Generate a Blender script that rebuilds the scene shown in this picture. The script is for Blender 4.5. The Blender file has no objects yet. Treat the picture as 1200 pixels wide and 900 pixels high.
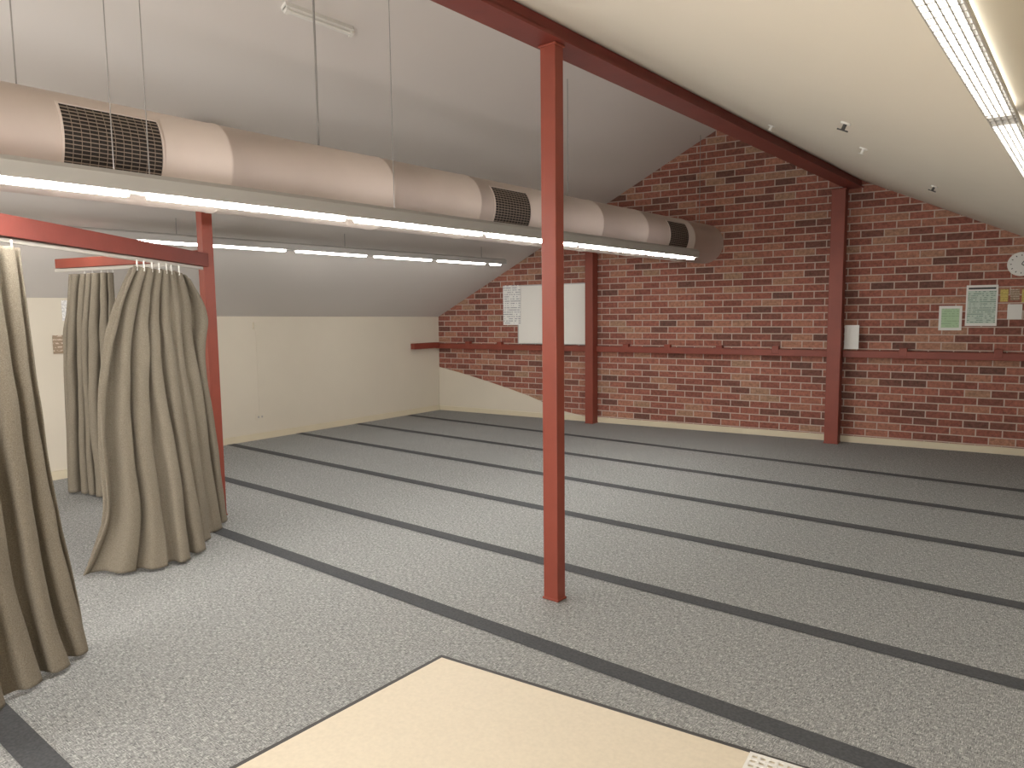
import bpy, bmesh, math, random
from math import sin, cos, pi, radians, atan2, hypot
from mathutils import Vector, Matrix, noise
random.seed(4)
S = bpy.context.scene
S.view_settings.view_transform = 'Standard'

# ------------------------------------------------------------------ materials
def newmat(name):
    m = bpy.data.materials.new(name); m.use_nodes = True
    nt = m.node_tree; b = nt.nodes['Principled BSDF']
    return m, nt, b
def N(nt, t, **kw):
    n = nt.nodes.new(t)
    for k, v in kw.items():
        if k in n.inputs: n.inputs[k].default_value = v
        else: setattr(n, k, v)
    return n
def L(nt, a, b): nt.links.new(a, b)
def ramp(nt, fac, stops, interp='LINEAR'):
    r = nt.nodes.new('ShaderNodeValToRGB'); r.color_ramp.interpolation = interp
    e = r.color_ramp.elements
    while len(e) < len(stops): e.new(0.5)
    for i, (p, c) in enumerate(stops):
        e[i].position = p; e[i].color = (c[0], c[1], c[2], 1)
    L(nt, fac, r.inputs['Fac']); return r
def paint(name, col, var=0.06, rough=0.6, scale=3.0, bump=0.0, bscale=60, metal=0.0):
    m, nt, b = newmat(name)
    tc = N(nt, 'ShaderNodeTexCoord')
    nz = N(nt, 'ShaderNodeTexNoise', Scale=scale, Detail=4.0)
    L(nt, tc.outputs['Object'], nz.inputs['Vector'])
    r = ramp(nt, nz.outputs['Fac'], [(0.25, [c*(1-var) for c in col]), (0.75, [min(1, c*(1+var)) for c in col])])
    L(nt, r.outputs['Color'], b.inputs['Base Color'])
    b.inputs['Roughness'].default_value = rough
    b.inputs['Metallic'].default_value = metal
    if bump:
        n2 = N(nt, 'ShaderNodeTexNoise', Scale=bscale, Detail=3.0)
        L(nt, tc.outputs['Object'], n2.inputs['Vector'])
        bp = N(nt, 'ShaderNodeBump', Strength=bump, Distance=0.01)
        L(nt, n2.outputs['Fac'], bp.inputs['Height']); L(nt, bp.outputs['Normal'], b.inputs['Normal'])
    return m
def emis(name, col, s):
    m, nt, b = newmat(name)
    b.inputs['Base Color'].default_value = (.8, .8, .8, 1)
    b.inputs['Emission Color'].default_value = (*col, 1)
    b.inputs['Emission Strength'].default_value = s
    return m

M_cream = paint('cream_wall_paint', (.66, .605, .505), .03, .7, 1.5, .05, 120)
M_ceilL = paint('ceiling_left_grey', (.68, .645, .615), .02, .8, .8)  # left slope, slightly greyer than the right
M_ceilR = paint('ceiling_paint_cream', (.68, .63, .54), .02, .8, .8)
M_red = paint('red_oxide_steel_paint', (.24, .050, .030), .10, .5, 6, .05, 40)
M_redd = paint('red_oxide_beam_paint', (.19, .036, .025), .10, .5, 6, .05, 40)
M_duct = paint('duct_paint', (.60, .52, .47), .05, .55, 2.5, .03, 20)
M_trunk = paint('luminaire_grey_metal', (.40, .39, .37), .03, .5)
M_beige = paint('luminaire_beige_metal', (.42, .38, .30), .03, .5)
M_white = paint('white_plastic', (.75, .74, .70), .02, .4)
M_track = paint('curtain_track_metal', (.5, .47, .42), .02, .4)
M_board = paint('whiteboard_surface', (.82, .81, .77), .02, .3, 2)
M_alu = paint('aluminium_trim', (.5, .5, .5), .02, .4, 5, metal=.5)
M_dark = paint('grille_shade_sheet', (.018, .014, .012), .1, .8)  # near-black sheet on the duct, shade behind the slats put in as colour
M_slat = paint('grille_slat', (.24, .19, .15), .05, .5)
M_cable = paint('steel_cable', (.26, .25, .24), .05, .5)
M_base = paint('baseboard_cream', (.66, .59, .44), .03, .5)
M_vinyl = paint('cream_vinyl_mat', (.66, .585, .455), .05, .55, 60)
M_trim = paint('dark_edge_trim', (.045, .043, .042), .1, .6)
M_paper = paint('paper_white', (.76, .76, .73), .02, .6)
M_tube = emis('tube_diffuser', (1.0, .97, .92), 82)
M_tube2 = emis('tube_diffuser_wall_row', (1.0, .96, .90), 20)
M_tube3 = emis('louvre_lamp', (1.0, .97, .92), 30)
M_up = emis('added_uplight', (1.0, .90, .88), 6)  # added emitter hidden on top of row1, lifts ceiling and duct

def mat_carpet():
    m, nt, b = newmat('grey_tweed_carpet')
    tc = N(nt, 'ShaderNodeTexCoord')
    def streak(sx, sy, off):
        mp = N(nt, 'ShaderNodeMapping'); mp.inputs['Scale'].default_value = (sx, sy, 1)
        mp.inputs['Location'].default_value = (off, off*2, 0)
        L(nt, tc.outputs['Object'], mp.inputs['Vector'])
        n = N(nt, 'ShaderNodeTexNoise', Scale=1.0, Detail=2.0, Roughness=.6)
        L(nt, mp.outputs['Vector'], n.inputs['Vector']); return n.outputs['Fac']
    a = streak(40, 240, 3.1); c = streak(240, 40, 7.7)
    mx = N(nt, 'ShaderNodeMath', operation='MAXIMUM'); L(nt, a, mx.inputs[0]); L(nt, c, mx.inputs[1])
    a2 = streak(44, 250, 13.1); c2 = streak(250, 44, 17.7)
    mn = N(nt, 'ShaderNodeMath', operation='MINIMUM'); L(nt, a2, mn.inputs[0]); L(nt, c2, mn.inputs[1])
    r1 = ramp(nt, mx.outputs[0], [(.46, (.20, .205, .205)), (.57, (.32, .325, .32)), (.70, (.58, .58, .565))])
    r2 = ramp(nt, mn.outputs[0], [(.30, (.32, .325, .335)), (.44, (1, 1, 1))])
    mu = N(nt, 'ShaderNodeMix', data_type='RGBA', blend_type='MULTIPLY')
    mu.inputs[0].default_value = 1.0
    L(nt, r1.outputs['Color'], mu.inputs[6]); L(nt, r2.outputs['Color'], mu.inputs[7])
    L(nt, mu.outputs[2], b.inputs['Base Color'])
    b.inputs['Roughness'].default_value = .95
    b.inputs['Specular IOR Level'].default_value = .1
    bp = N(nt, 'ShaderNodeBump', Strength=.25, Distance=.004)
    L(nt, mx.outputs[0], bp.inputs['Height']); L(nt, bp.outputs['Normal'], b.inputs['Normal'])
    return m
M_carpet = mat_carpet()
M_stripe = paint('charcoal_carpet_stripe', (.060, .063, .068), .3, .95, 90)

def mat_brick():
    m, nt, b = newmat('red_brick')
    tc = N(nt, 'ShaderNodeTexCoord'); sp = N(nt, 'ShaderNodeSeparateXYZ'); cb = N(nt, 'ShaderNodeCombineXYZ')
    L(nt, tc.outputs['Object'], sp.inputs[0]); L(nt, sp.outputs['X'], cb.inputs['X']); L(nt, sp.outputs['Z'], cb.inputs['Y'])
    br = N(nt, 'ShaderNodeTexBrick'); br.offset = .5
    for k, v in {'Scale': 1.0, 'Mortar Size': .0065, 'Mortar Smooth': .15, 'Bias': 0.0, 'Brick Width': .245, 'Row Height': .086}.items():
        br.inputs[k].default_value = v
    br.inputs['Color1'].default_value = (0, 0, 0, 1); br.inputs['Color2'].default_value = (1, 1, 1, 1); br.inputs['Mortar'].default_value = (.5, .5, .5, 1)
    L(nt, cb.outputs[0], br.inputs['Vector'])
    r = ramp(nt, br.outputs['Color'], [(0.0, (.15, .070, .055)), (.12, (.20, .082, .062)), (.28, (.25, .090, .066)), (.5, (.30, .108, .078)), (.7, (.35, .135, .098)), (.86, (.40, .19, .13)), (1.0, (.36, .22, .15))])
    nz = N(nt, 'ShaderNodeTexNoise', Scale=26.0, Detail=5.0, Roughness=.7); L(nt, cb.outputs[0], nz.inputs['Vector'])
    rn = ramp(nt, nz.outputs['Fac'], [(.3, (.58, .58, .58)), (.7, (1.35, 1.32, 1.28))])
    mu = N(nt, 'ShaderNodeMix', data_type='RGBA', blend_type='MULTIPLY'); mu.inputs[0].default_value = 1
    L(nt, r.outputs['Color'], mu.inputs[6]); L(nt, rn.outputs['Color'], mu.inputs[7])
    mo = N(nt, 'ShaderNodeMix', data_type='RGBA')
    L(nt, br.outputs['Fac'], mo.inputs[0]); L(nt, mu.outputs[2], mo.inputs[6]); mo.inputs[7].default_value = (.52, .42, .36, 1)
    L(nt, mo.outputs[2], b.inputs['Base Color'])
    b.inputs['Roughness'].default_value = .85
    iv = N(nt, 'ShaderNodeMath', operation='SUBTRACT'); iv.inputs[0].default_value = 1; L(nt, br.outputs['Fac'], iv.inputs[1])
    ad = N(nt, 'ShaderNodeMath', operation='MULTIPLY_ADD'); L(nt, nz.outputs['Fac'], ad.inputs[0]); ad.inputs[1].default_value = .3; L(nt, iv.outputs[0], ad.inputs[2])
    bp = N(nt, 'ShaderNodeBump', Strength=.6, Distance=.008); L(nt, ad.outputs[0], bp.inputs['Height']); L(nt, bp.outputs['Normal'], b.inputs['Normal'])
    return m
M_brick = mat_brick()

def mat_curtain():
    m, nt, b = newmat('khaki_wool_curtain')
    tc = N(nt, 'ShaderNodeTexCoord')
    nz = N(nt, 'ShaderNodeTexNoise', Scale=260.0, Detail=2.0); L(nt, tc.outputs['Object'], nz.inputs['Vector'])
    r = ramp(nt, nz.outputs['Fac'], [(.3, (.155, .134, .104)), (.7, (.265, .232, .180))])
    L(nt, r.outputs['Color'], b.inputs['Base Color']); b.inputs['Roughness'].default_value = .95
    b.inputs['Specular IOR Level'].default_value = .1
    bp = N(nt, 'ShaderNodeBump', Strength=.5, Distance=.003); L(nt, nz.outputs['Fac'], bp.inputs['Height']); L(nt, bp.outputs['Normal'], b.inputs['Normal'])
    return m
M_curt = mat_curtain()

# ------------------------------------------------------------------ mesh helpers
def obj(name, bm, mats, mw=None, smooth=False, parent=None, bevel=0):
    me = bpy.data.meshes.new(name); bm.normal_update(); bm.to_mesh(me); bm.free()
    for m in mats: me.materials.append(m)
    if smooth:
        for p in me.polygons: p.use_smooth = True
    o = bpy.data.objects.new(name, me); S.collection.objects.link(o)
    if mw is not None: o.matrix_world = mw
    if parent: o.parent = parent
    if bevel:
        md = o.modifiers.new('bevel', 'BEVEL'); md.width = bevel; md.segments = 2; md.limit_method = 'ANGLE'
    return o
def box(bm, x0, x1, y0, y1, z0, z1, mi=0, mat=None):
    vs = [Vector((x, y, z)) for x in (x0, x1) for y in (y0, y1) for z in (z0, z1)]
    if mat is not None: vs = [mat @ v for v in vs]
    v = [bm.verts.new(p) for p in vs]
    for f in ((0, 1, 3, 2), (4, 6, 7, 5), (0, 4, 5, 1), (2, 3, 7, 6), (0, 2, 6, 4), (1, 5, 7, 3)):
        fc = bm.faces.new([v[i] for i in f]); fc.material_index = mi
def cyl(bm, p0, p1, r, seg=12, mi=0, r2=None):
    p0 = Vector(p0); p1 = Vector(p1); d = p1 - p0
    q = d.to_track_quat('Z', 'Y').to_matrix().to_4x4()
    res = bmesh.ops.create_cone(bm, cap_ends=True, segments=seg, radius1=r, radius2=r if r2 is None else r2, depth=d.length, matrix=Matrix.Translation((p0+p1)/2) @ q)
    fs = set()
    for v in res['verts']:
        for f in v.link_faces: fs.add(f)
    for f in fs: f.material_index = mi
def prism(bm, prof, y0, y1, mi=0):          # profile in XZ extruded along Y
    a = [bm.verts.new((x, y0, z)) for x, z in prof]; b = [bm.verts.new((x, y1, z)) for x, z in prof]
    n = len(prof)
    bm.faces.new(a).material_index = mi; bm.faces.new(b[::-1]).material_index = mi
    for i in range(n):
        bm.faces.new((a[i], b[i], b[(i+1) % n], a[(i+1) % n])).material_index = mi
def poly(bm, pts, h=None, mi=0):
    v = [bm.verts.new(p) for p in pts]
    f = bm.faces.new(v); f.material_index = mi
    if h is not None:
        r = bmesh.ops.extrude_face_region(bm, geom=[f])
        bmesh.ops.translate(bm, verts=[g for g in r['geom'] if isinstance(g, bmesh.types.BMVert)], vec=h)
        for g in bm.faces: g.material_index = mi
    bmesh.ops.recalc_face_normals(bm, faces=bm.faces[:])

# ------------------------------------------------------------------ room constants
CX, CY = -8.44, 8.50
ANG = atan2(.91, 7.82)
WM = Matrix.Translation((CX, CY, 0)) @ Matrix.Rotation(ANG, 4, 'Z')
def wallY(x): return CY + (x-CX)*math.tan(ANG)
RX, RZ = -3.93, 3.87            # ridge
LX, LZ = -8.44, 1.53            # left eave
EX, EZ = 1.0, 1.52              # right eave
YB = -2.6                       # wall behind the camera
def ceilz(x):
    return LZ + (x-LX)*(RZ-LZ)/(RX-LX) if x < RX else RZ + (x-RX)*(EZ-RZ)/(EX-RX)

# floor
bm = bmesh.new(); poly(bm, [(-8.7, YB-.2, 0), (1.2, YB-.2, 0), (1.2, wallY(1.2)+.2, 0), (-8.7, wallY(-8.7)+.2, 0)], Vector((0, 0, -.1)))
obj('floor', bm, [M_carpet])
# stripes
bm = bmesh.new()
for (x0, y0, x1, y1) in [(-8.38, 7.74, .95, 7.56), (-8.36, 6.70, .95, 6.58), (-8.34, 5.70, .95, 5.59), (-8.32, 4.69, .95, 4.61), (-8.28, 3.64, .95, 3.63), (-5.35, 2.71, .95, 2.66), (-7.9, .84, -2.36, .84)]:
    w = .056; z = .003
    v = [bm.verts.new(p) for p in ((x0, y0-w, z), (x1, y1-w, z), (x1, y1+w, z), (x0, y0+w, z))]; bm.faces.new(v)
obj('carpet_stripe_rows', bm, [M_stripe])
# vinyl mat + trim
bm = bmesh.new()
c = [(-2.32, 2.31), (.95, 2.69), (.95, -2.4), (-2.30, -2.4)]
poly(bm, [(x, y, .001) for x, y in c], Vector((0, 0, .004)), 1)
ci = [(-2.298, 2.290), (.92, 2.664), (.92, -2.37), (-2.278, -2.37)]
v = [bm.verts.new((x, y, .0062)) for x, y in ci]; f = bm.faces.new(v[::-1]); f.material_index = 0
obj('vinyl_floor_mat', bm, [M_vinyl, M_trim])

# brick wall
bm = bmesh.new()
sR = (RX-CX)/cos(ANG); sE = (EX+.2-CX)/cos(ANG)
poly(bm, [(-.3, 0, -.05), (sE, 0, -.05), (sE, 0, ceilz(EX+.2)+.1), (sR, 0, RZ+.1), (-.3, 0, ceilz(CX-.3)+.1)], Vector((0, .2, 0)))
obj('wall_back', bm, [M_brick], WM)
# rendered cream wedge at wall foot
bm = bmesh.new()
poly(bm, [(.004, -.018, .02), (2.86, -.018, .02), (2.86, -.018, .04), (2.35, -.018, .12), (2.02, -.018, .22), (1.72, -.018, .32), (1.38, -.018, .41), (1.05, -.018, .49), (.75, -.018, .56), (.4, -.018, .635), (.004, -.018, .71)], Vector((0, .017, 0)))
obj('trim_1', bm, [M_cream], WM)
# left wall (slight splay) with thicker pier nearer the camera
bm = bmesh.new()
poly(bm, [(-8.44, 8.52, -.02), (-8.30, 3.3, -.02), (-7.95, 3.3, -.02), (-7.95, YB-.1, -.02), (-8.7, YB-.1, -.02), (-8.7, 8.52, -.02)], Vector((0, 0, 1)))
for v in bm.verts:
    if v.co.z > .5: v.co.z = ceilz(v.co.x)+.01
obj('wall_left', bm, [M_cream])
bm = bmesh.new(); box(bm, EX, EX+.2, YB-.1, 9.8, -.02, EZ+.02); obj('wall_right', bm, [M_cream])
bm = bmesh.new()
poly(bm, [(-8.7, YB, -.02), (1.2, YB, -.02), (1.2, YB, ceilz(1.2)), (RX, YB, RZ+.05), (-8.7, YB, ceilz(-8.7))], Vector((0, -.2, 0)))
obj('wall_front', bm, [M_cream])
# ceiling
bm = bmesh.new()
yE = 9.9
a = [(-8.7, ceilz(-8.7)), (RX, RZ), (1.2, ceilz(1.2))]
for i, mi in ((0, 0), (1, 1)):
    (x0, z0), (x1, z1) = a[i], a[i+1]
    for dz, fl_ in ((0, 1), (.12, 0)):
        v = [bm.verts.new(p) for p in ((x0, YB-.1, z0+dz), (x1, YB-.1, z1+dz), (x1, yE, z1+dz), (x0, yE, z0+dz))]
        bm.faces.new(v if not fl_ else v[::-1]).material_index = mi
obj('ceiling', bm, [M_ceilL, M_ceilR])
# baseboards
bm = bmesh.new(); box(bm, .02, 9.45, -.030, -.002, .0, .075); obj('baseboard_back', bm, [M_base], WM, bevel=.004)
bm = bmesh.new()
p0 = Vector((-8.44, 8.47, 0)); p1 = Vector((-8.30, 3.32, 0)); d = (p1-p0)
mw = Matrix.Translation(p0) @ Matrix.Rotation(atan2(d.y, d.x), 4, 'Z')
box(bm, 0, d.length, .004, .022, 0, .085, mat=mw)
box(bm, -7.945, -7.925, YB+.02, 3.29, 0, .085)
obj('baseboard_left', bm, [M_base])

# ------------------------------------------------------------------ red steel frame
bm = bmesh.new()
zc = 2.975
x0, x1 = -2.385, -2.215
yend = wallY(-2.3)-.03
prism(bm, [(x0, zc), (x1, zc), (x1, zc+.014), (x1-.02, zc+.016), (x1-.02, ceilz(x1-.02)-.004), (x0+.02, ceilz(x0+.02)-.004), (x0+.02, zc+.016), (x0, zc+.014)], YB+.02, yend)
obj('red_roof_beam', bm, [M_redd])
def column(name, x, y, wx, wy, h, mw=None):
    bm = bmesh.new(); box(bm, x-wx/2, x+wx/2, y-wy/2, y+wy/2, 0, h)
    box(bm, x-wx/2-.006, x+wx/2+.006, y-wy/2-.006, y+wy/2+.006, 0, .012)
    box(bm, x-wx/2-.008, x+wx/2+.008, y-wy/2-.008, y+wy/2+.008, h-.012, h)
    return obj(name, bm, [M_red], mw, bevel=.004)
column('red_steel_column', -2.30, 3.19, .095, .075, zc-.001)
column('red_steel_column', -5.42, 2.93, .085, .085, ceilz(-5.47)-.03)
column('red_steel_column', 2.83, -.115, .12, .16, ceilz(-5.7)-.06, WM)
column('red_steel_column', 6.03, -.135, .15, .20, 2.965, WM)
# wall rail with cleats, returning round the corner
bm = bmesh.new()
box(bm, .0, 2.765, -.09, -.004, 1.02, 1.10)
box(bm, 2.895, 5.95, -.09, -.004, 1.02, 1.10)
box(bm, 6.11, 9.44, -.09, -.004, 1.02, 1.10)
for s in (.6, 1.2, 3.3, 3.9, 4.6, 5.3, 6.7, 7.6, 8.5):
    box(bm, s, s+.08, -.094, -.02, 1.045, 1.14)
o = obj('red_wall_rail', bm, [M_red], WM, bevel=.004)
bm = bmesh.new()
box(bm, -8.415, -8.33, 7.85, 8.40, 1.03, 1.12)
obj('red_wall_rail', bm, [M_red], bevel=.004)

# diagonal curtain beam from left post and side rail
A0 = Vector((-5.42, 2.93, 0)); A1 = Vector((-3.30, .363, 0)); d = (A1-A0)
mw = Matrix.Translation(A0) @ Matrix.Rotation(atan2(d.y, d.x), 4, 'Z')
bm = bmesh.new()
box(bm, .05, d.length, -.04, .04, 1.97, 2.07, 0, mw)
box(bm, .08, d.length, -.010, .010, 1.945, 1.968, 1, mw)
obj('red_curtain_beam', bm, [M_redd, M_track], bevel=.003)
B1 = Vector((-7.12, 2.50, 0)); d = (B1-A0)
mw = Matrix.Translation(A0) @ Matrix.Rotation(atan2(d.y, d.x), 4, 'Z')
bm = bmesh.new()
box(bm, .05, d.length, -.04, .04, 2.02, 2.10, 0, mw)
box(bm, .08, d.length+.05, -.012, .012, 1.99, 2.018, 1, mw)
obj('red_curtain_beam', bm, [M_red, M_track], bevel=.003)

# ------------------------------------------------------------------ duct with grilles
DX, DZ, DR = -4.07, 2.445, .25
bm = bmesh.new()
seg = 64
def ring(y, r, end=False):
    vs = []
    for i in range(seg):
        a = 2*pi*i/seg; x = DX+r*cos(a); z = DZ+r*sin(a)
        yy = wallY(x)-.004 if end else y
        vs.append(bm.verts.new((x, yy, z)))
    return vs
ys = []; y = YB+.02; rings = [ring(y, DR)]
seams = [.35, 1.05, 2.25, 3.45, 4.35, 5.25, 6.15, 7.05, 8.2]
for s in seams:
    for dy, rr in ((-.012, DR), (-.008, DR+.004), (.008, DR+.004), (.012, DR)):
        rings.append(ring(s+dy, rr))
rings.append(ring(0, DR, True))
for a, b in zip(rings, rings[1:]):
    for i in range(seg):
        bm.faces.new((a[i], a[(i+1) % seg], b[(i+1) % seg], b[i]))
bm.faces.new(rings[0]); bmesh.ops.recalc_face_normals(bm, faces=bm.faces[:])
duct = obj('air_duct', bm, [M_duct], smooth=True)
def patch(bm, y0, y1, a0, a1, r, mi, th=.003, n=10):
    rows = []
    for k in range(n+1):
        a = a0+(a1-a0)*k/n
        rows.append([bm.verts.new((DX+rr*cos(a), yy, DZ+rr*sin(a))) for rr in (r, r+th) for yy in (y0, y1)])
    for p, q in zip(rows, rows[1:]):
        for i, j in ((2, 3), (3, 1), (1, 0), (0, 2)):
            bm.faces.new((p[i], p[j], q[j], q[i])).material_index = mi
    for p in (rows[0], rows[-1]): bm.faces.new((p[0], p[1], p[3], p[2])).material_index = mi
for k, (g0, g1) in enumerate(((1.40, 1.86), (4.52, 4.98), (7.56, 8.02))):
    bm = bmesh.new(); a0, a1 = radians(-31), radians(38)
    patch(bm, g0, g1, a0, a1, DR+.001, 0, .001)
    fw = .010; fa = fw/DR
    for q in ((g0-fw, g0, a0-fa, a1+fa), (g1, g1+fw, a0-fa, a1+fa), (g0, g1, a0-fa, a0), (g0, g1, a1, a1+fa)):
        patch(bm, *q, DR+.001, 1, .006)
    nb = 15
    for i in range(1, nb):
        a = a0+(a1-a0)*i/nb; patch(bm, g0, g1, a-.009, a+.009, DR+.003, 2, .003, 1)
    for i in range(1, 12):
        yy = g0+(g1-g0)*i/12; patch(bm, yy-.0012, yy+.0012, a0, a1, DR+.002, 2, .002, 8)
    bmesh.ops.recalc_face_normals(bm, faces=bm.faces[:])
    obj('air_grille', bm, [M_dark, M_duct, M_slat], parent=duct)

# ------------------------------------------------------------------ luminaires
def luminaire(name, xc, w, zb, zt, cuts, tubeW, tubeZ, mt, mtube, sideprof=None, gap=.05, up=None, tx=None):
    bm = bmesh.new()
    y0, y1 = cuts[0], cuts[-1]
    tx = xc if tx is None else tx
    if sideprof: prism(bm, sideprof, y0, y1, 0)
    else:
        prism(bm, [(xc-w/2, zb), (xc+w/2, zb), (xc+w/2, zb+(zt-zb)*.75), (xc+w*.3, zt), (xc-w*.3, zt), (xc-w/2, zb+(zt-zb)*.75)], y0, y1, 0)
    for a, b in zip(cuts, cuts[1:]):
        prism(bm, [(tx-tubeW/2, zb-.001), (tx-tubeW*.35, zb-tubeZ), (tx+tubeW*.35, zb-tubeZ), (tx+tubeW/2, zb-.001)], a+gap, b-gap, 1)
        if up: prism(bm, [(xc-.03, zt+.001), (xc+.03, zt+.001), (xc, zt+.006)], a+gap*2, b-gap*2, 2)
    bmesh.ops.recalc_face_normals(bm, faces=bm.faces[:])
    return obj(name, bm, [mt, mtube]+([up] if up else []))
row1 = luminaire('fluorescent_light_row', -3.55, .12, 2.172, 2.262, [-2.1, -.87, .36, 1.60, 2.84, 4.07, 5.30, 6.50, 7.60], .055, .02, M_trunk, M_tube, up=M_up)
row2 = luminaire('fluorescent_light_row', -6.6, .15, 2.262, 2.335, [-2.3, -1.27, -.24, .79, 1.82, 2.87, 3.56, 4.50, 5.56, 6.6, 7.62, 7.95], .075, .018, M_trunk, M_tube2, gap=.08)
row3 = luminaire('fluorescent_light_row', -.182, .1, 2.0, 2.0, [-2.3, -1.1, .1, 1.85, 3.2, 4.5, 5.8, 7.1], .042, .006, M_beige, M_tube3,
          [(-.212, 2.0), (-.05, 2.0), (-.05, ceilz(-.05)-.003), (-.212, ceilz(-.212)-.003)])
bm = bmesh.new()          # louvre lattice under the lamp
for x in (-.207, -.196, -.185, -.174, -.163, -.157): box(bm, x-.0011, x+.0011, -2.3, 7.1, 1.984, 1.9935)
y = -2.3
while y < 7.1:
    box(bm, -.207, -.157, y-.0018, y+.0018, 1.984, 1.9935); y += .028
obj('louvre', bm, [M_trunk], parent=row3)

# suspension cables
bm = bmesh.new()
for y in (1.30, 5.9, 8.85):
    cyl(bm, (DX, y, DZ+DR), (DX, y, ceilz(DX)-.002), .0035, 8)
cyl(bm, (DX, 3.02, DZ+DR), (DX, 3.02, ceilz(DX)-.002), .007, 8)
obj('suspension_rods', bm, [M_cable], parent=duct)
bm = bmesh.new()
for y in (-1.5, .2, 1.50, 1.66, 3.20, 5.0):
    cyl(bm, (-3.55, y, 2.255), (-3.55, y, ceilz(-3.55)-.002), .0028, 8)
obj('suspension_wires', bm, [M_cable], parent=row1)
bm = bmesh.new()
for y in (-1.5, .5, 3.3, 5.2, 7.5):
    cyl(bm, (-6.6, y, 2.33), (-6.6, y, ceilz(-6.6)-.002), .004, 8)
obj('suspension_wires', bm, [M_cable], parent=row2)

# ceiling batten on left slope
sl = atan2(RZ-LZ, RX-LX)
bm = bmesh.new()
mw = Matrix.Translation((-4.335, 3.26, ceilz(-4.335)-.03)) @ Matrix.Rotation(-sl, 4, 'Y')
box(bm, -.03, .03, -.28, .28, -.01, .03, 0, mw)
cyl(bm, mw @ Vector((0, -.26, -.022)), mw @ Vector((0, .26, -.022)), .013, 12, 1)
box(bm, -.02, .02, -.28, -.255, -.035, 0, 0, mw); box(bm, -.02, .02, .255, .28, -.035, 0, 0, mw)
obj('ceiling_batten_light', bm, [M_white, M_white])

# sprinklers on right slope
for (x, y) in ((-.98, 3.71), (-1.16, 4.79), (-.99, 6.08), (-1.92, 5.36)):
    z = ceilz(x); bm = bmesh.new(); dk = 0 if x > -1.9 and x != -1.16 else 1
    mw = Matrix.Translation((x, y, z)) @ Matrix.Rotation(atan2(RZ-EZ, EX-RX), 4, 'Y') @ Matrix.Scale(.75, 4)
    cyl(bm, mw @ Vector((0, 0, -.001)), mw @ Vector((0, 0, -.012)), .024, 20, 1)
    cyl(bm, mw @ Vector((0, 0, -.01)), mw @ Vector((0, 0, -.045)), .009, 10, dk)
    cyl(bm, mw @ Vector((0, 0, -.045)), mw @ Vector((0, 0, -.05)), .018, 14, dk)
    if dk == 0: box(bm, -.035, .035, -.006, .006, -.052, -.044, 0, mw)
    obj('ceiling_sprinkler', bm, [M_trim, M_white])

# ------------------------------------------------------------------ curtains
def lerp(a, b, t): return a+(b-a)*t
def cr(P, t):       # catmull-rom on list
    n = len(P)-1; x = t*n; i = min(int(x), n-1); f = x-i
    p0, p1, p2, p3 = P[max(i-1, 0)], P[i], P[i+1], P[min(i+2, n)]
    return .5*((2*p1)+(-p0+p2)*f+(2*p0-5*p1+4*p2-p3)*f*f+(-p0+3*p1-3*p2+p3)*f**3)
def curtain(name, rows, pleats, amp0, amp1, seed, droop=None, ztrack=None):
    rnd = random.Random(seed)
    am = [rnd.uniform(.5, 1.45) for _ in range(40)]
    dw = [rnd.uniform(-.5, .5) for _ in range(40)]
    NJ, NI = pleats*18, 64
    K = len(rows[0][1])
    ctr = [[Vector((p[0], p[1], r[0])) for p in r[1]] for r in rows]
    bm = bmesh.new(); grid = []
    for i in range(NI+1):
        t = i/NI
        pts = [cr([ctr[r][k] for r in range(len(rows))], t) for k in range(K)]
        tan = pts[-1]-pts[0]; tan.z = 0; tan.normalize(); nrm = Vector((tan.y, -tan.x, 0))
        row = []
        for j in range(NJ+1):
            s = j/NJ
            p = cr(pts, s)
            c = s*pleats; k = min(int(c), pleats-1); f = c-k; f = f*f*(3-2*f)
            a = lerp(am[k], am[k+1], f); ph = lerp(dw[k], dw[k+1], f)*(.9+.35*t)
            w = c*2*pi + ph*2
            amp = lerp(amp0, amp1, t)*a
            sw = sin(w); sw = math.copysign(abs(sw)**.75, sw)
            off = nrm*(amp*sw) + tan*(-amp*.42*sin(2*w))
            q = Vector((s*pleats*1.1, t*2.6, seed*3.7))
            off += nrm*(.036*noise.noise(q)*min(1, t*3)) + tan*(.020*noise.noise(q+Vector((9, 2, 5)))*min(1, t*3))
            q2 = Vector((s*pleats*3, t*9, seed*1.7))
            off += nrm*(.009*noise.noise(q2)*min(1, t*4))
            v = p+off
            if droop: v.z += droop(s, t)
            v.z = max(v.z, .012)
            row.append(bm.verts.new(v))
        grid.append(row)
    for a, b in zip(grid, grid[1:]):
        for j in range(NJ): bm.faces.new((a[j], a[j+1], b[j+1], b[j]))
    tops = [grid[0][j].co.copy() for j in range(4, int(NJ*.86), 18)]
    o = obj(name, bm, [M_curt], smooth=True)
    md = o.modifiers.new('thick', 'SOLIDIFY'); md.thickness = .009; md.offset = 0
    if ztrack:
        bm = bmesh.new()
        for p in tops: cyl(bm, (p.x, p.y, p.z-.02), (p.x, p.y, ztrack), .005, 8)
        obj('curtain_hooks', bm, [M_white], parent=o)
    return o
def droop2(s, t):
    k = max(0, (s-.8)/.2)
    return -(.16*k*k)*(1-t) - .018*abs(sin(s*8*pi))*(1-t)**4
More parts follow.
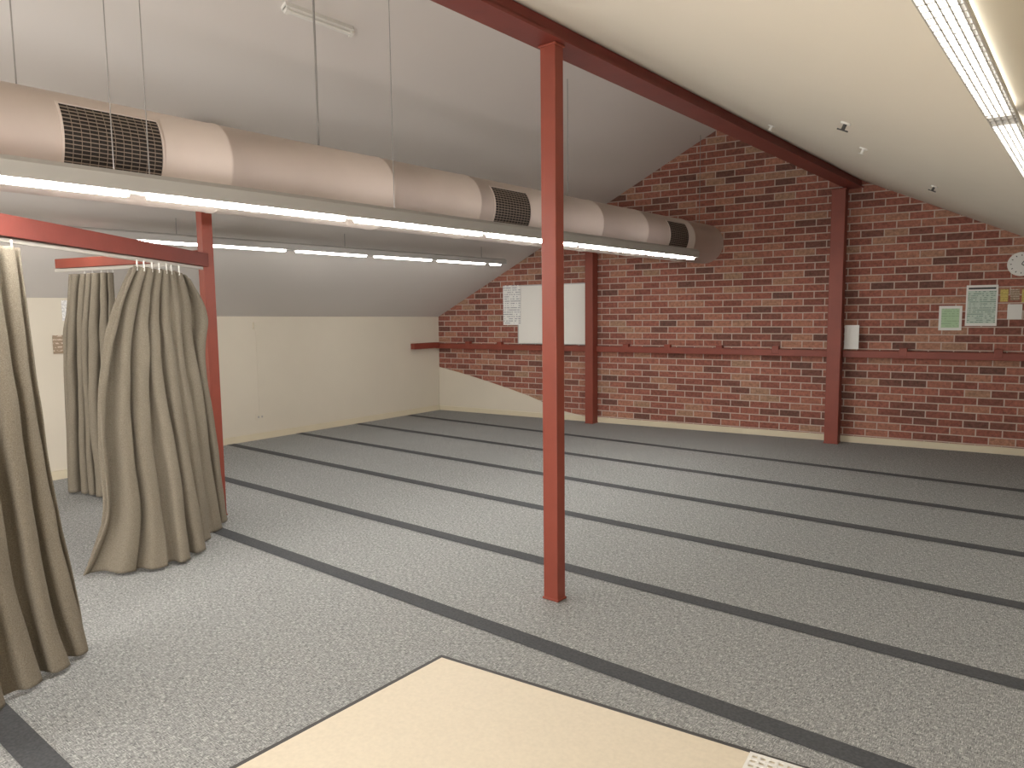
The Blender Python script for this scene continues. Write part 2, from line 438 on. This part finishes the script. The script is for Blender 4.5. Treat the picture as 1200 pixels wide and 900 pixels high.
curtain('khaki_curtain', [
    (1.91, [(-4.64, 2.03), (-4.80, 2.22), (-4.96, 2.42), (-5.14, 2.64)]),
    (1.66, [(-4.68, 1.93), (-4.82, 2.18), (-5.00, 2.46), (-5.24, 2.80)]),
    (1.35, [(-4.73, 1.87), (-4.78, 2.14), (-4.98, 2.46), (-5.23, 2.76)]),
    (0.90, [(-4.76, 1.84), (-4.72, 2.12), (-4.94, 2.48), (-5.28, 2.82)]),
    (0.40, [(-4.76, 1.82), (-4.64, 2.12), (-4.88, 2.50), (-5.32, 2.86)]),
    (0.02, [(-4.82, 1.68), (-4.54, 2.10), (-4.84, 2.52), (-5.34, 2.90)])], 8, .030, .050, 3, droop2, 1.945)
curtain('khaki_curtain', [
    (1.91, [(-3.79, 1.17), (-3.58, .80), (-3.33, .42)]),
    (1.30, [(-3.77, 1.19), (-3.54, .80), (-3.28, .42)]),
    (0.60, [(-3.75, 1.25), (-3.50, .82), (-3.22, .42)]),
    (0.02, [(-3.73, 1.31), (-3.44, .88), (-3.16, .44)])], 7, .032, .050, 7, None, 1.945)
curtain('khaki_curtain', [
    (1.965, [(-6.50, 2.66), (-6.74, 2.60), (-6.98, 2.54)]),
    (1.2, [(-6.56, 2.65), (-6.86, 2.57), (-7.12, 2.51)]),
    (0.02, [(-6.60, 2.66), (-6.94, 2.58), (-7.26, 2.52)])], 6, .034, .048, 11, None, 1.99)

# ------------------------------------------------------------------ wall items (back wall frame: x along wall, -y into room)
def wallobj(name, parts, mats, bevel=0):
    bm = bmesh.new()
    for (s0, s1, y0, y1, z0, z1, mi) in parts: box(bm, s0, s1, y0, y1, z0, z1, mi)
    return obj(name, bm, mats, WM, bevel=bevel)
wallobj('whiteboard', [(1.56, 2.72, -.020, -.003, 1.125, 1.985, 0), (1.545, 1.56, -.026, -.003, 1.11, 2.0, 1), (2.72, 2.735, -.026, -.003, 1.11, 2.0, 1),
        (1.56, 2.72, -.026, -.003, 1.985, 2.0, 1), (1.56, 2.72, -.026, -.003, 1.112, 1.125, 1), (1.7, 2.55, -.08, -.02, 1.116, 1.124, 1)], [M_board, M_alu])
def ink(name, bg, fg, rows=14):
    m, nt, b = newmat(name)
    tc = N(nt, 'ShaderNodeTexCoord'); sp = N(nt, 'ShaderNodeSeparateXYZ'); L(nt, tc.outputs['Generated'], sp.inputs[0])
    mu = N(nt, 'ShaderNodeMath', operation='MULTIPLY'); mu.inputs[1].default_value = rows; L(nt, sp.outputs['Z'], mu.inputs[0])
    fr = N(nt, 'ShaderNodeMath', operation='FRACT'); L(nt, mu.outputs[0], fr.inputs[0])
    gt = N(nt, 'ShaderNodeMath', operation='GREATER_THAN'); gt.inputs[1].default_value = .62; L(nt, fr.outputs[0], gt.inputs[0])
    nz = N(nt, 'ShaderNodeTexNoise', Scale=9.0); L(nt, tc.outputs['Generated'], nz.inputs['Vector'])
    g2 = N(nt, 'ShaderNodeMath', operation='GREATER_THAN'); g2.inputs[1].default_value = .48; L(nt, nz.outputs['Fac'], g2.inputs[0])
    m2 = N(nt, 'ShaderNodeMath', operation='MULTIPLY'); L(nt, gt.outputs[0], m2.inputs[0]); L(nt, g2.outputs[0], m2.inputs[1])
    mx = N(nt, 'ShaderNodeMix', data_type='RGBA'); L(nt, m2.outputs[0], mx.inputs[0]); mx.inputs[6].default_value = (*bg, 1); mx.inputs[7].default_value = (*fg, 1)
    L(nt, mx.outputs[2], b.inputs['Base Color']); b.inputs['Roughness'].default_value = .6
    return m
I_sheet = ink('printed_sheet', (.82, .82, .80), (.36, .36, .40), 18)
I_green = ink('green_sheet', (.42, .60, .38), (.30, .45, .28), 10)
I_timet = ink('timetable_sheet', (.52, .62, .55), (.20, .30, .24), 20)
I_yell = ink('yellow_sheet', (.62, .50, .14), (.25, .2, .05), 8)
I_brown = ink('brown_picture', (.30, .22, .15), (.6, .5, .4), 5)
wallobj('paper_notice', [(1.29, 1.60, -.033, -.028, 1.40, 2.0, 0)], [I_sheet])
wallobj('paper_notice', [(6.125, 6.28, -.11, -.107, 1.12, 1.40, 0)], [M_paper])
wallobj('paper_notice', [(7.07, 7.29, -.008, -.004, 1.34, 1.61, 0), (7.095, 7.265, -.010, -.008, 1.37, 1.58, 1)], [M_paper, I_green])
wallobj('timetable_poster', [(7.32, 7.61, -.010, -.004, 1.39, 1.83, 0), (7.335, 7.595, -.012, -.010, 1.42, 1.77, 1), (7.34, 7.59, -.012, -.010, 1.785, 1.805, 2)], [M_paper, I_timet, M_trim])
wallobj('paper_notice', [(7.70, 7.83, -.008, -.004, 1.46, 1.62, 0)], [M_paper])
wallobj('colour_notice', [(7.63, 7.70, -.008, -.004, 1.65, 1.78, 0)], [I_yell])
wallobj('colour_notice', [(7.72, 7.80, -.008, -.004, 1.66, 1.78, 0)], [I_brown])
wallobj('colour_notice', [(7.82, 7.93, -.008, -.004, 1.64, 1.78, 0)], [I_yell])
# clock
bm = bmesh.new()
cyl(bm, (0, 0, 0), (0, -.03, 0), .125, 40, 0); cyl(bm, (0, -.03, 0), (0, -.033, 0), .11, 40, 1)
for h in range(12):
    a = h*pi/6; box(bm, -.004, .004, -.036, -.033, .085, .1, 2, Matrix.Rotation(a, 4, 'Y'))
box(bm, -.004, .004, -.040, -.036, 0, .06, 2, Matrix.Rotation(2.2, 4, 'Y')); box(bm, -.003, .003, -.040, -.036, 0, .085, 2, Matrix.Rotation(.6, 4, 'Y'))
obj('wall_clock', bm, [M_white, M_paper, M_trim], WM @ Matrix.Translation((7.80, -.003, 2.04)))

# left wall items
def xl(y): return -8.44 + (8.52-y)*(.14/5.22)
bm = bmesh.new(); box(bm, -7.945, -7.940, 2.78, 2.90, 1.56, 1.76); obj('paper_notice', bm, [I_sheet])
bm = bmesh.new(); box(bm, -7.945, -7.935, 2.68, 2.90, 1.24, 1.42); obj('colour_notice', bm, [I_brown])
bm = bmesh.new(); y = 5.13; x = xl(y)
box(bm, x+.001, x+.012, y-.06, y+.06, .25, .33, 0); box(bm, x+.012, x+.016, y-.035, y-.015, .28, .305, 1); box(bm, x+.012, x+.016, y+.015, y+.035, .28, .305, 1)
box(bm, x+.001, x+.006, y-.006, y+.002, .33, 1.44, 0)
box(bm, x+.001, x+.03, y-.04, y+.02, 1.42, 1.50, 0)
obj('wall_power_outlet', bm, [M_cream, M_trunk])

# perforated white tray at the mat edge
bm = bmesh.new()
mw = Matrix.Translation((-.77, 2.41, .0065)) @ Matrix.Rotation(.12, 4, 'Z')
for i in range(9): box(bm, -.12+i*.03-.006, -.12+i*.03+.006, -.16, .05, 0, .006, 0, mw)
for i in range(8): box(bm, -.126, .126, -.16+i*.03-.006, -.16+i*.03+.006, 0, .0065, 0, mw)
obj('perforated_plastic_mat', bm, [M_white])

# added soft fill lights, unseen behind the camera, to brighten the left ceiling
def area(name, loc, tgt, sx, sy, p, col):
    l = bpy.data.lights.new(name, 'AREA'); l.shape = 'RECTANGLE'; l.size = sx; l.size_y = sy; l.energy = p; l.color = col
    o = bpy.data.objects.new(name, l); S.collection.objects.link(o); o.location = loc
    o.rotation_euler = (Vector(tgt)-Vector(loc)).to_track_quat('-Z', 'Y').to_euler()
area('rear_fill_light', (-5.0, -2.2, .9), (-6.0, 4.5, 3.2), 3.0, .8, 105, (1, .97, .94))
area('rear_fill_light', (-.6, -1.9, 1.1), (-5.4, 5.0, 3.5), 1.2, .8, 130, (1, .97, .94))

# ------------------------------------------------------------------ world + camera
w = bpy.data.worlds.new('world'); S.world = w; w.use_nodes = True
w.node_tree.nodes['Background'].inputs['Color'].default_value = (.6, .6, .62, 1)
w.node_tree.nodes['Background'].inputs['Strength'].default_value = .3
f, pit, roll, psi = 850, .0993, .0112, .682
F0 = Vector((-sin(psi), cos(psi), 0)); R0 = Vector((cos(psi), sin(psi), 0)); Z = Vector((0, 0, 1))
F = F0*cos(pit)-Z*sin(pit); U = Z*cos(pit)+F0*sin(pit)
R = R0*cos(roll)-U*sin(roll); U2 = U*cos(roll)+R0*sin(roll)
cam = bpy.data.cameras.new('camera'); cam.sensor_width = 36; cam.lens = f/1200*36; cam.clip_start = .02
co = bpy.data.objects.new('camera', cam); S.collection.objects.link(co)
m = Matrix((R, U2, -F)).transposed().to_4x4(); m.translation = (0, 0, 1.6); co.matrix_world = m
S.camera = co
